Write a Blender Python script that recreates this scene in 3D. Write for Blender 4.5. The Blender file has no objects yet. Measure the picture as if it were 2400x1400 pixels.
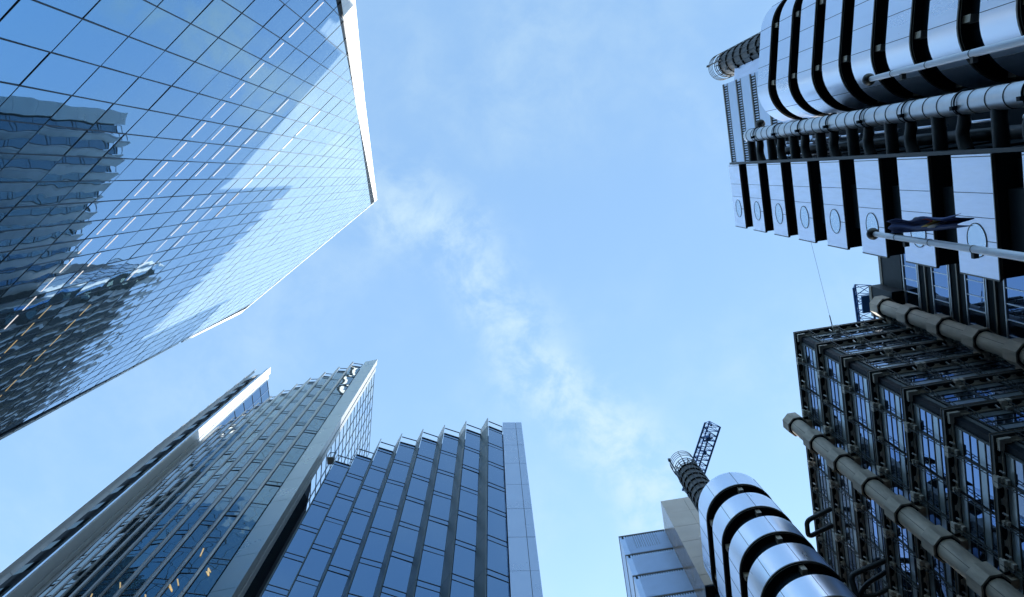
import bpy, math, random
from mathutils import Vector, Matrix
random.seed(7)
C = bpy.context.scene
col = C.collection
PI = math.pi
R = math.radians

# ------------------------------------------------------------------ camera, sky, sun, exposure
# world: origin at the photographer's eye, ground at z = GZ, z up
GZ = -1.6
cam_d = bpy.data.cameras.new("camera")
cam = bpy.data.objects.new("camera", cam_d)
col.objects.link(cam)
C.camera = cam
F, ZX, ZY = 2000.0, -50.0, 289.0                 # focal length and where the zenith falls, in pixels of a 2400 px wide frame
up = Vector((ZX, ZY, -F)).normalized()
xr = (Vector((1, 0, 0)) - up * up.x).normalized()
yr = up.cross(xr)
cam.matrix_world = Matrix((xr, yr, up)).to_4x4()
cam_d.sensor_width = 36
cam_d.lens = 36 * F / 2400
cam_d.clip_start = 0.1
cam_d.clip_end = 5000

SUN_AZ = Vector((0.335, 0.942, 0)).normalized()
SUN_EL = R(21)
sun_d = bpy.data.lights.new("sun", 'SUN')
sun_d.energy = 2.6
sun_d.angle = R(0.5)
sun_d.color = (1.0, 0.95, 0.88)
sun = bpy.data.objects.new("sun", sun_d)
col.objects.link(sun)
sdir = Vector((SUN_AZ.x * math.cos(SUN_EL), SUN_AZ.y * math.cos(SUN_EL), math.sin(SUN_EL)))
sun.rotation_euler = (-sdir).to_track_quat('-Z', 'Y').to_euler()
sun.location = sdir * 300

W = bpy.data.worlds.new("World")
C.world = W
W.use_nodes = True
nt = W.node_tree
nt.nodes.clear()
N = nt.nodes.new
out = N("ShaderNodeOutputWorld")
bg = N("ShaderNodeBackground")
bg.inputs["Strength"].default_value = 0.13
sky = N("ShaderNodeTexSky")
sky.sky_type = 'NISHITA'
sky.sun_disc = False
sky.sun_elevation = SUN_EL
sky.sun_rotation = math.atan2(SUN_AZ.x, SUN_AZ.y)
sky.air_density = 1.0
sky.dust_density = 1.2
sky.ozone_density = 1.0
tc = N("ShaderNodeTexCoord")
# thin high cloud: noise on the plane dir.xy / dir.z
sep = N("ShaderNodeSeparateXYZ")
nt.links.new(tc.outputs["Generated"], sep.inputs[0])
mz = N("ShaderNodeMath"); mz.operation = 'MAXIMUM'; mz.inputs[1].default_value = 0.05
nt.links.new(sep.outputs["Z"], mz.inputs[0])
def mnode(op, a, b=None):
    n = N("ShaderNodeMath"); n.operation = op
    for i, v in enumerate((a, b)):
        if v is None: continue
        if isinstance(v, (int, float)): n.inputs[i].default_value = v
        else: nt.links.new(v, n.inputs[i])
    return n.outputs[0]
gx = mnode('DIVIDE', sep.outputs["X"], mz.outputs[0])
gy = mnode('DIVIDE', sep.outputs["Y"], mz.outputs[0])
cmb = N("ShaderNodeCombineXYZ")
nt.links.new(gx, cmb.inputs[0]); nt.links.new(gy, cmb.inputs[1])
def noise(scale, detail, rough, dist, vec=None):
    n = N("ShaderNodeTexNoise"); n.inputs["Scale"].default_value = scale
    n.inputs["Detail"].default_value = detail; n.inputs["Roughness"].default_value = rough
    n.inputs["Distortion"].default_value = dist
    nt.links.new(vec or cmb.outputs[0], n.inputs["Vector"])
    return n.outputs["Fac"]
def remap(v, a, b, c=0.0, d=1.0):
    n = N("ShaderNodeMapRange"); n.interpolation_type = 'SMOOTHSTEP'
    nt.links.new(v, n.inputs["Value"])
    for k, x in zip(("From Min", "From Max", "To Min", "To Max"), (a, b, c, d)): n.inputs[k].default_value = x
    return n.outputs["Result"]
big = noise(3.2, 5, 0.55, 0.15)
fine = noise(16.0, 9, 0.62, 0.25)
# a long wisp of cloud crossing the sky
wob = mnode('MULTIPLY', mnode('SUBTRACT', noise(5.0, 3, 0.5, 0.3), 0.5), 0.16)
# band runs from (-.09,.0) to (.25,.45): distance = |(x - x0) * .80 - (y - y0) * .60|
dline = mnode('ABSOLUTE', mnode('ADD', mnode('SUBTRACT', mnode('MULTIPLY', mnode('ADD', gx, 0.075), 0.80), mnode('MULTIPLY', mnode('SUBTRACT', gy, 0.045), 0.60)), wob))
band = remap(dline, 0.0, 0.075, 1.0, 0.0)
along = remap(gy, -0.06, 0.06)
band = mnode('MULTIPLY', band, along)
wisp = mnode('MULTIPLY', mnode('MULTIPLY', band, remap(gy, 0.0, 0.4, 0.9, 1.05)), remap(fine, 0.36, 0.66))
veil = mnode('MULTIPLY', remap(big, 0.38, 0.75), remap(fine, 0.2, 0.8))
cloud = mnode('ADD', mnode('MULTIPLY', wisp, 0.58), mnode('MULTIPLY', veil, 0.36))
cloud = mnode('MINIMUM', mnode('MULTIPLY', cloud, 1.1), 0.92)
mix = N("ShaderNodeMix"); mix.data_type = 'RGBA'
hmix = N("ShaderNodeMix"); hmix.data_type = 'RGBA'; hmix.inputs["B"].default_value = (0.72, 1.0, 1.52, 1)
hmix.inputs["Factor"].default_value = 0.45      # even high haze
nt.links.new(sky.outputs[0], hmix.inputs["A"])
nt.links.new(cloud, mix.inputs["Factor"])
# exposure node: thin haze brightens the sky evenly
nt.links.new(hmix.outputs["Result"], mix.inputs["A"])
mix.inputs["B"].default_value = (1.48, 1.60, 1.72, 1)
wb = N("ShaderNodeMix"); wb.data_type = 'RGBA'; wb.blend_type = 'MULTIPLY'; wb.inputs["Factor"].default_value = 1.0
nt.links.new(mix.outputs["Result"], wb.inputs["A"]); wb.inputs["B"].default_value = (0.88, 1.05, 1.07, 1)
nt.links.new(wb.outputs["Result"], bg.inputs["Color"])
nt.links.new(bg.outputs[0], out.inputs[0])

C.view_settings.view_transform = 'Standard'
C.view_settings.look = 'None'
C.view_settings.exposure = 2.1
C.view_settings.gamma = 1.0
C.render.engine = 'CYCLES'
C.cycles.use_denoising = True
C.cycles.max_bounces = 8
C.cycles.caustics_reflective = False
C.cycles.sample_clamp_indirect = 6.0

# ------------------------------------------------------------------ materials
def mat(name, color, metallic=0.0, rough=0.5, spec=0.5, noise_amt=0.0, noise_scale=3.0, bump=0.0, bump_scale=1.0,
        rough_amt=0.0, stretch=None, emis=None, estr=0.0, bump_detail=0.0):
    m = bpy.data.materials.new(name); m.use_nodes = True
    t = m.node_tree; b = t.nodes["Principled BSDF"]
    b.inputs["Base Color"].default_value = (*color, 1)
    b.inputs["Metallic"].default_value = metallic
    b.inputs["Roughness"].default_value = rough
    b.inputs["Specular IOR Level"].default_value = spec
    if emis:
        b.inputs["Emission Color"].default_value = (*emis, 1); b.inputs["Emission Strength"].default_value = estr
    def nz(scale, detail=5):
        tcn = t.nodes.new("ShaderNodeTexCoord")
        mp = t.nodes.new("ShaderNodeMapping")
        if stretch: mp.inputs["Scale"].default_value = stretch
        t.links.new(tcn.outputs["Object"], mp.inputs[0])
        n = t.nodes.new("ShaderNodeTexNoise"); n.inputs["Scale"].default_value = scale
        n.inputs["Detail"].default_value = detail; n.inputs["Roughness"].default_value = 0.6
        t.links.new(mp.outputs[0], n.inputs["Vector"])
        return n.outputs["Fac"]
    if noise_amt or rough_amt:
        f = nz(noise_scale)
        if noise_amt:
            mr = t.nodes.new("ShaderNodeMapRange")
            mr.inputs["From Min"].default_value = 0.25; mr.inputs["From Max"].default_value = 0.75
            mr.inputs["To Min"].default_value = 1 - noise_amt; mr.inputs["To Max"].default_value = 1 + noise_amt * 0.6
            t.links.new(f, mr.inputs["Value"])
            mx = t.nodes.new("ShaderNodeVectorMath"); mx.operation = 'SCALE'
            mx.inputs[0].default_value = color
            t.links.new(mr.outputs[0], mx.inputs["Scale"])
            t.links.new(mx.outputs[0], b.inputs["Base Color"])
        if rough_amt:
            mr = t.nodes.new("ShaderNodeMapRange")
            mr.inputs["From Min"].default_value = 0.25; mr.inputs["From Max"].default_value = 0.75
            mr.inputs["To Min"].default_value = max(0.02, rough - rough_amt); mr.inputs["To Max"].default_value = rough + rough_amt
            t.links.new(f, mr.inputs["Value"]); t.links.new(mr.outputs[0], b.inputs["Roughness"])
    if bump:
        f = nz(bump_scale, bump_detail)
        bp = t.nodes.new("ShaderNodeBump"); bp.inputs["Strength"].default_value = 1.0
        bp.inputs["Distance"].default_value = bump
        t.links.new(f, bp.inputs["Height"]); t.links.new(bp.outputs[0], b.inputs["Normal"])
    return m

def glass_mat(name, f0, bump, bump_scale, diffuse=(0.5, 0.6, 0.65), dmix=0.0, rough=0.012, power=5.0, body=(0.004, 0.010, 0.016)):
    """coated glass: reflection rises from the tint f0 (seen square on) to a full mirror at grazing angles, over a dark interior"""
    m = bpy.data.materials.new(name); m.use_nodes = True
    t = m.node_tree; o = t.nodes["Material Output"]; t.nodes.remove(t.nodes["Principled BSDF"]); n = t.nodes.new
    nrm = None
    if bump:
        tcn = n("ShaderNodeTexCoord"); nz = n("ShaderNodeTexNoise"); nz.inputs["Scale"].default_value = bump_scale
        nz.noise_dimensions = '4D'; nz.inputs["Detail"].default_value = 0.5; nz.inputs["Roughness"].default_value = 0.4
        ge = n("ShaderNodeNewGeometry"); oi = n("ShaderNodeObjectInfo"); sm_ = n("ShaderNodeMath"); sm_.operation = 'ADD'
        t.links.new(ge.outputs["Random Per Island"], sm_.inputs[0]); t.links.new(oi.outputs["Random"], sm_.inputs[1])
        ml = n("ShaderNodeMath"); ml.operation = 'MULTIPLY'; ml.inputs[1].default_value = 60.0      # every pane bows its own way
        t.links.new(sm_.outputs[0], ml.inputs[0]); t.links.new(ml.outputs[0], nz.inputs["W"])
        t.links.new(tcn.outputs["Object"], nz.inputs["Vector"])
        bp = n("ShaderNodeBump"); bp.inputs["Strength"].default_value = 1.0; bp.inputs["Distance"].default_value = bump
        t.links.new(nz.outputs["Fac"], bp.inputs["Height"]); nrm = bp.outputs[0]
    lw = n("ShaderNodeLayerWeight"); lw.inputs["Blend"].default_value = 0.5
    pw = n("ShaderNodeMath"); pw.operation = 'POWER'; pw.inputs[1].default_value = power
    t.links.new(lw.outputs["Facing"], pw.inputs[0])
    cm = n("ShaderNodeMix"); cm.data_type = 'RGBA'; cm.inputs["A"].default_value = (*f0, 1); cm.inputs["B"].default_value = (1, 1, 1, 1)
    t.links.new(pw.outputs[0], cm.inputs["Factor"])
    g = n("ShaderNodeBsdfGlossy"); g.inputs["Roughness"].default_value = rough
    t.links.new(cm.outputs["Result"], g.inputs["Color"])
    if nrm: t.links.new(nrm, g.inputs["Normal"])
    d = n("ShaderNodeBsdfDiffuse"); d.inputs["Color"].default_value = (*[diffuse[k] * dmix + body[k] for k in range(3)], 1)
    ad = n("ShaderNodeAddShader"); t.links.new(g.outputs[0], ad.inputs[0]); t.links.new(d.outputs[0], ad.inputs[1])
    t.links.new(ad.outputs[0], o.inputs[0])
    return m

M = {}
M['curtain'] = glass_mat('curtain_wall_glass', (0.13, 0.29, 0.46), 0.009, 0.45, (0.66, 0.84, 0.88), 0.11)
M['bluepane'] = glass_mat('blue_pane_glass', (0.115, 0.21, 0.335), 0.004, 0.5, (0.20, 0.32, 0.5), 0.03)
M['wavypane'] = glass_mat('wavy_pane_glass', (0.14, 0.21, 0.245), 0.032, 0.6, (0.3, 0.4, 0.45), 0.03)
M['sidepane'] = glass_mat('pale_side_glass', (0.52, 0.64, 0.78), 0.003, 0.6, (0.4, 0.5, 0.6), 0.05)
M['steelglass'] = glass_mat('office_strip_glass', (0.16, 0.25, 0.42), 0.004, 0.6)
M['frostglass'] = mat('frosted_strip_glass', (0.36, 0.46, 0.53), 0.7, 0.3)
M['bar'] = mat('grey_glazing_bar', (0.10, 0.13, 0.17), 0.0, 0.5, 0.2)
M['white'] = mat('white_metal', (0.82, 0.83, 0.84), 0.0, 0.35, noise_amt=0.05, noise_scale=0.8)
M['rimwhite'] = mat('pale_rim_metal', (0.45, 0.46, 0.47), 0.0, 0.4)
M['panel'] = mat('blue_grey_panel', (0.44, 0.51, 0.62), 0.85, 0.30, rough_amt=0.06, noise_scale=0.5, noise_amt=0.05)
M['greypanel'] = mat('grey_pier_panel', (0.42, 0.44, 0.43), 0.75, 0.32, rough_amt=0.08, noise_scale=0.6, noise_amt=0.08)
M['fin'] = mat('grey_fin_metal', (0.46, 0.45, 0.44), 0.3, 0.34, noise_amt=0.25, noise_scale=0.5)
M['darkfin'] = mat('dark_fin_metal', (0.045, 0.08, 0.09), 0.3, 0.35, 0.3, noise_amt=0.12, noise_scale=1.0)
M['black'] = mat('black_recess', (0.006, 0.014, 0.024), 0.0, 0.6, 0.1)
M['darkglass'] = glass_mat('dark_recess_glass', (0.03, 0.08, 0.09), 0.01, 0.3, power=7)
M['dark'] = mat('dark_steel', (0.006, 0.013, 0.021), 0.0, 0.55, 0.15, noise_amt=0.25, noise_scale=2.0)
M['frame'] = mat('dark_grey_frame', (0.046, 0.062, 0.070), 0.1, 0.5, 0.3, noise_amt=0.2, noise_scale=2.0)
M['lip'] = mat('pale_edge_lip', (0.16, 0.14, 0.11), 0.2, 0.5)
M['stainless'] = mat('brushed_stainless', (0.72, 0.78, 0.90), 1.0, 0.3, rough_amt=0.05, noise_scale=0.5, noise_amt=0.08, stretch=(1.5, 1.5, 0.25), bump=0.03, bump_scale=0.3)
M['landing'] = mat('satin_stainless_panel', (0.72, 0.77, 0.92), 0.9, 0.36, rough_amt=0.1, noise_scale=1.3, noise_amt=0.16, stretch=(2, 2, 0.35), bump=0.01, bump_scale=0.6)
M['seam'] = mat('panel_seam', (0.03, 0.035, 0.04), 0.0, 0.6)
M['rim'] = mat('bronze_rim', (0.09, 0.085, 0.075), 0.5, 0.4)
M['concrete'] = mat('weathered_concrete', (0.44, 0.40, 0.35), 0.0, 0.65, noise_amt=0.5, noise_scale=1.1, stretch=(1.6, 1.6, 0.35), bump=0.01, bump_scale=6, bump_detail=3)
M['bracket'] = mat('pale_concrete_bracket', (0.56, 0.56, 0.54), 0.0, 0.7, noise_amt=0.15, noise_scale=3)
M['duct'] = mat('galvanised_duct', (0.56, 0.60, 0.66), 0.75, 0.42, noise_amt=0.18, noise_scale=1.5, rough_amt=0.1)
M['branch'] = mat('dark_branch_duct', (0.03, 0.037, 0.045), 0.3, 0.45, 0.3, noise_amt=0.2)
M['beige'] = mat('beige_metal_panel', (0.52, 0.43, 0.36), 0.15, 0.24, noise_amt=0.14, noise_scale=0.35, rough_amt=0.05, bump=0.03, bump_scale=0.5)
M['louvre'] = mat('blue_grey_louvre', (0.48, 0.60, 0.80), 0.6, 0.4, noise_amt=0.06, noise_scale=1.0)
M['cap'] = mat('louvre_cap', (0.13, 0.12, 0.11), 0.3, 0.5)
M['cage'] = mat('dark_cage_steel', (0.02, 0.027, 0.035), 0.3, 0.5)
M['ventskin'] = mat('dull_vent_skin', (0.06, 0.058, 0.056), 0.5, 0.45, noise_amt=0.3, noise_scale=2)
M['crane'] = mat('blue_crane_paint', (0.014, 0.10, 0.30), 0.1, 0.45, noise_amt=0.15)
M['pole'] = mat('pole_metal', (0.58, 0.61, 0.66), 0.6, 0.4, noise_amt=0.12, noise_scale=4, stretch=(1, 1, 0.3))
M['ball'] = mat('black_ball', (0.006, 0.008, 0.01), 0.0, 0.45)
M['flag'] = mat('navy_flag_cloth', (0.012, 0.04, 0.17), 0.0, 0.8)
M['gold'] = mat('gold_thread', (0.45, 0.32, 0.06), 0.0, 0.7)
M['crestwhite'] = mat('white_thread', (0.5, 0.5, 0.5), 0.0, 0.8)
M['crestred'] = mat('red_thread', (0.35, 0.03, 0.03), 0.0, 0.8)
M['portglass'] = mat('porthole_glass', (0.58, 0.70, 0.84), 0.85, 0.25)
M['lamp'] = mat('ceiling_lamp', (0.9, 0.88, 0.82), emis=(1.0, 0.90, 0.84), estr=0.22)
M['warmlamp'] = mat('warm_ceiling_lamp', (0.9, 0.8, 0.5), emis=(1.0, 0.66, 0.25), estr=0.11)
M['bulkhead'] = mat('pale_bulkhead', (0.40, 0.38, 0.34), 0.0, 0.5)
M['asphalt'] = mat('asphalt', (0.05, 0.05, 0.052), 0.0, 0.85, noise_amt=0.3, noise_scale=8)
M['paving'] = mat('stone_paving', (0.24, 0.23, 0.21), 0.0, 0.8, noise_amt=0.2, noise_scale=3)
M['wire'] = mat('steel_wire', (0.35, 0.37, 0.4), 0.3, 0.5)

# ------------------------------------------------------------------ mesh helpers
class MB:
    """collects faces, builds ONE mesh object"""
    def __init__(s): s.v = []; s.f = []; s.m = []; s.sm = []
    def add(s, vs, fs, m=0, smooth=False):
        o = len(s.v); s.v += [tuple(p) for p in vs]
        for f in fs: s.f.append([i + o for i in f]); s.m.append(m); s.sm.append(smooth)
        return s
    def quad(s, a, b, c, d, m=0): return s.add([a, b, c, d], [(0, 1, 2, 3)], m)
    def box(s, x0, x1, y0, y1, z0, z1, m=0):
        vs = [(x, y, z) for z in (z0, z1) for x, y in ((x0, y0), (x1, y0), (x1, y1), (x0, y1))]
        return s.add(vs, [(3, 2, 1, 0), (4, 5, 6, 7), (0, 1, 5, 4), (1, 2, 6, 5), (2, 3, 7, 6), (3, 0, 4, 7)], m)
    def prism(s, poly, z0, z1, m=0, caps=True, smooth=False, mcap=None):
        n = len(poly)
        vs = [(p[0], p[1], z0) for p in poly] + [(p[0], p[1], z1) for p in poly]
        s.add(vs, [(i, (i + 1) % n, n + (i + 1) % n, n + i) for i in range(n)], m, smooth)
        if caps:
            s.add(vs, [tuple(range(n - 1, -1, -1)), tuple(range(n, 2 * n))], m if mcap is None else mcap)
        return s
    def beam(s, p, q, w, h=None, m=0, upv=(0, 0, 1)):
        p, q = Vector(p), Vector(q); d = (q - p).normalized(); u = Vector(upv)
        if abs(d.dot(u)) > 0.97: u = Vector((1, 0, 0))
        a = d.cross(u).normalized() * (w / 2); b = a.cross(d).normalized() * ((h or w) / 2)
        vs = [p - a - b, p + a - b, p + a + b, p - a + b, q - a - b, q + a - b, q + a + b, q - a + b]
        return s.add(vs, [(3, 2, 1, 0), (4, 5, 6, 7), (0, 1, 5, 4), (1, 2, 6, 5), (2, 3, 7, 6), (3, 0, 4, 7)], m)
    def tube(s, path, r, n=12, m=0, caps=True, smooth=True):
        path = [Vector(p) for p in path]; rs = r if isinstance(r, (list, tuple)) else [r] * len(path)
        vs = []; prev = None
        for i, p in enumerate(path):
            d = (path[min(i + 1, len(path) - 1)] - path[max(i - 1, 0)]).normalized()
            a = Vector((1, 0, 0)) if prev is None else prev
            if prev is None and abs(d.x) > 0.9: a = Vector((0, 1, 0))
            a = (a - d * a.dot(d)).normalized(); prev = a; b = d.cross(a)
            for k in range(n):
                t = 2 * PI * k / n; vs.append(p + (a * math.cos(t) + b * math.sin(t)) * rs[i])
        fs = [(i * n + k, i * n + (k + 1) % n, (i + 1) * n + (k + 1) % n, (i + 1) * n + k) for i in range(len(path) - 1) for k in range(n)]
        s.add(vs, fs, m, smooth)
        if caps:
            s.add(vs[:n], [tuple(range(n - 1, -1, -1))], m); s.add(vs[-n:], [tuple(range(n))], m)
        return s
    def ring(s, c, r, rt, m=0, n=32, k=6, axis='z', a0=0.0, a1=2 * PI):
        pts = []
        steps = n if a1 - a0 > 6.2 else n + 1
        for i in range(steps):
            t = a0 + (a1 - a0) * i / n
            if axis == 'z': pts.append(Vector((c[0] + r * math.cos(t), c[1] + r * math.sin(t), c[2])))
            else: pts.append(Vector((c[0], c[1] + r * math.cos(t), c[2] + r * math.sin(t))))
        if a1 - a0 > 6.2: pts.append(pts[0]); pts.append(pts[1])
        return s.tube(pts, rt, k, m, caps=False)
    def ball(s, c, r, m=0, n=20, k=12):
        vs = []; 
        for j in range(k + 1):
            ph = PI * j / k
            for i in range(n):
                t = 2 * PI * i / n; vs.append((c[0] + r * math.sin(ph) * math.cos(t), c[1] + r * math.sin(ph) * math.sin(t), c[2] + r * math.cos(ph)))
        fs = [(j * n + i, (j + 1) * n + i, (j + 1) * n + (i + 1) % n, j * n + (i + 1) % n) for j in range(k) for i in range(n)]
        return s.add(vs, fs, m, True)
    def mesh(s, name, mats):
        me = bpy.data.meshes.new(name); me.from_pydata(s.v, [], s.f)
        for mm in (mats if isinstance(mats, (list, tuple)) else [mats]): me.materials.append(M[mm])
        me.polygons.foreach_set("material_index", s.m); me.polygons.foreach_set("use_smooth", s.sm)
        me.update(); return me
    def build(s, name, mats, parent=None, loc=(0, 0, 0), label=None):
        return link(name, s.mesh(name, mats), parent, loc, label)

def link(name, me, parent=None, loc=(0, 0, 0), label=None):
    o = bpy.data.objects.new(name, me); col.objects.link(o); o.location = loc
    if parent is not None: o.parent = parent
    if label: o["label"] = label
    return o

def thing(name, label, cat, loc=(0, 0, 0), rz=0.0, group=None):
    o = bpy.data.objects.new(name, None); col.objects.link(o)
    o.location = loc; o.rotation_euler = (0, 0, rz); o["label"] = label; o["category"] = cat
    o.empty_display_size = 0.5
    o["kind"] = "thing"
    if group: o["group"] = group
    return o

def structure(name, mb, m):
    o = mb.build(name, m); o["kind"] = "structure"; return o

# ------------------------------------------------------------------ ground
structure("ground", MB().box(-700, 700, -700, 700, GZ - 0.6, GZ - 0.15), 'asphalt')
structure("street", MB().box(-9, 6.2, -300, 300, GZ - 0.15, GZ - 0.12), 'asphalt')
structure("pavement", MB().box(6.2, 60, -300, 300, GZ - 0.15, GZ), 'paving')

# frame of the steel building (right): x' runs along its street face, y' away from it
LA = R(-8.9)
def LW(a, b, z=0.0): return Vector((a * math.cos(LA) - b * math.sin(LA), a * math.sin(LA) + b * math.cos(LA), z))
def lthing(name, label, cat, a, b, group=None, z=GZ): 
    t = thing(name, label, cat, LW(a, b, z), LA, group); t["_o"] = 0; del t["_o"]; return t
class LB(MB):
    """mesh in the steel building's own coordinates, re-based on a thing's base point"""
    def __init__(s, a, b, z=GZ): super().__init__(); s.o = (a, b, z)
    def mesh(s, name, mats):
        s.v = [(p[0] - s.o[0], p[1] - s.o[1], p[2] - s.o[2]) for p in s.v]
        return super().mesh(name, mats)

# ================================================================== 1. glass skyscraper (upper left)
SA = R(136)
ST = Vector((math.cos(SA), math.sin(SA), 0)); SN = Vector((-math.sin(SA), math.cos(SA), 0)) 
if SN.x > 0: SN = -SN
SD = 13.4
def SP(t, z, off=0.0): return ST * t + SN * (SD - off) + Vector((0, 0, z))   # off > 0: proud of the facade, towards the street
sky_t = thing("glass_skyscraper", "tall slanted skyscraper of mirror glass panes with a white metal edge", "skyscraper", SP(18, GZ), 0)
SB = Vector(SP(18, GZ))
class SBd(MB):
    def mesh(s, name, mats):
        s.v = [tuple(Vector(p) - SB) for p in s.v]; return super().mesh(name, mats)
FAC = [(-10.35, GZ), (46.6, GZ), (46.6, 116.0), (47.6, 150.5), (22.05, 186.7), (4.64, 82.6)]
def clip(poly, fac):
    n = len(fac)
    for i in range(n):
        (x0, y0), (x1, y1) = fac[i], fac[(i + 1) % n]
        ins = lambda p: (x1 - x0) * (p[1] - y0) - (y1 - y0) * (p[0] - x0) >= -1e-9
        res = []
        for j in range(len(poly)):
            p, q = poly[j], poly[(j + 1) % len(poly)]
            a, b = ins(p), ins(q)
            if a: res.append(p)
            if a != b:
                d0 = (x1 - x0) * (p[1] - y0) - (y1 - y0) * (p[0] - x0); d1 = (x1 - x0) * (q[1] - y0) - (y1 - y0) * (q[0] - x0)
                f = d0 / (d0 - d1); res.append((p[0] + (q[0] - p[0]) * f, p[1] + (q[1] - p[1]) * f))
        poly = res
        if len(poly) < 3: return []
    return poly
FACC = [FAC[0], FAC[1], FAC[2], FAC[3], FAC[4], FAC[5]]
# the polygon is slightly concave at (4.64,82.6): clip against its convex halves' hull, which differs by centimetres
TC = [6.31 + 1.594 * k for k in range(-12, 28)]
ZR = [30.41 + 3.715 * k for k in range(-9, 44)]
panes = []
for i in range(len(TC) - 1):
    for j in range(len(ZR) - 1):
        poly = clip([(TC[i], ZR[j]), (TC[i + 1], ZR[j]), (TC[i + 1], ZR[j + 1]), (TC[i], ZR[j + 1])], FACC)
        if poly: panes.append((i, j, poly))
def view(p):
    q = cam.matrix_world.to_3x3().transposed() @ Vector(p)
    return (F * q.x / -q.z, F * q.y / -q.z) if q.z < 0 else None
def in_frame(p):
    v = view(p); return v is not None and abs(v[0]) < 1230 and abs(v[1]) < 730
def centre(poly): return (sum(p[0] for p in poly) / len(poly), sum(p[1] for p in poly) / len(poly))
seen = sorted([p for p in panes if in_frame(SP(*centre(p[2])))], key=lambda p: centre(p[2])[1] + 0.001 * p[0])
near = {(p[0], p[1]) for p in seen[:100]}
def pane_face(mb, poly, key):
    rnd = random.Random(key[0] * 977 + key[1] * 131)
    sx, sz = rnd.uniform(-.006, .006), rnd.uniform(-.006, .006)      # panes never sit perfectly flush
    c = centre(poly)
    mb.add([SP(p[0], p[1], (p[0] - c[0]) * sx + (p[1] - c[1]) * sz) for p in poly], [tuple(range(len(poly)))], 0)
rest = SBd()
for i, j, poly in panes:
    if (i, j) in near:
        w = SBd(); pane_face(w, poly, (i, j)); w.build("window", 'curtain', sky_t)
    else: pane_face(rest, poly, (i, j))
o = rest.build("window", 'curtain', sky_t); o["kind"] = "stuff"
bars = SBd()
def bar(p, q, w):
    a, b = Vector((p[0], p[1])), Vector((q[0], q[1]))
    d = (b - a).normalized(); nn = Vector((-d.y, d.x)) * (w / 2)
    c = [a - nn, b - nn, b + nn, a + nn]
    fr = [SP(v.x, v.y, 0.018) for v in c]; bk = [SP(v.x, v.y, -0.05) for v in c]
    bars.add(fr + bk, [(0, 1, 2, 3), (0, 4, 5, 1), (1, 5, 6, 2), (2, 6, 7, 3), (3, 7, 4, 0)])
def edge_left(z): return -10.35 + (z - GZ) * (4.64 + 10.35) / (82.6 - GZ) if z < 82.6 else 4.64 + (z - 82.6) * (22.05 - 4.64) / (186.7 - 82.6)
def edge_right(z): return 46.6 if z < 116 else (46.6 + (z - 116) / 34.5 if z < 150.5 else 47.6 - (z - 150.5) * 25.55 / 36.2)
for z in ZR:
    if z > GZ and edge_right(z) - edge_left(z) > 0.5: bar((edge_left(z), z), (edge_right(z), z), 0.03)
for t in TC:
    zt = [z for z in [GZ + k * 0.25 for k in range(760)] if edge_left(z) < t < edge_right(z)]
    if zt and zt[-1] - zt[0] > 1: bar((t, zt[0]), (t, zt[-1]), 0.05)
bars.build("glazing_bars", 'bar', sky_t)
# body behind the glass
body = SBd()
f0 = [SP(p[0], p[1], -0.06) for p in FAC]; f1 = [SP(p[0], p[1], -34) for p in FAC]; n = len(FAC)
body.add(f0 + f1, [tuple(range(n))] + [tuple(range(2 * n - 1, n - 1, -1))] + [(i, n + i, n + (i + 1) % n, (i + 1) % n) for i in range(n)])
body.build("tower_body", 'black', sky_t)
def strip(p, q, wp, wq, name, thick=0.5):
    """metal band along a facade edge p-q, lying outside it"""
    s = SBd()
    a, b = Vector(p), Vector(q); d = (b - a).normalized(); nn = Vector((-d.y, d.x))
    if nn.dot(Vector((20, 90)) - a) > 0: nn = -nn
    c = [a, b, b + nn * wq, a + nn * wp]
    fr = [SP(v.x, v.y, 0.06) for v in c]; bk = [SP(v.x, v.y, -thick) for v in c]
    s.add(fr + bk, [(0, 1, 2, 3), (7, 6, 5, 4), (0, 4, 5, 1), (1, 5, 6, 2), (2, 6, 7, 3), (3, 7, 4, 0)])
    L = (b - a).length; k = 4.0
    while k < L and L > 20 and wp > .3:
        q = a + d * k; w_ = wp + (wq - wp) * k / L
        c = [q - d * .02, q + d * .02, q + d * .02 + nn * w_, q - d * .02 + nn * w_]
        s.add([SP(v.x, v.y, 0.064) for v in c], [(0, 1, 2, 3)], 1); k += 4.0
    return s.build(name, ['white', 'louvre'], sky_t)
strip((4.64, 82.6), (22.05, 186.7), 1.05, 0.7, "edge_trim", 0.25)
strip((-10.35, GZ), (4.64, 82.6), 1.05, 1.05, "edge_trim", 0.25)
strip((22.05, 186.7), (47.6, 150.5), 0.55, 0.55, "edge_trim", 0.25)
strip((47.6, 150.5), (46.6, 118.0), 1.1, 0.5, "edge_trim", 1.2)
strip((46.6, 116.0), (46.6, GZ), 0.25, 0.25, "edge_trim")
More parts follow.
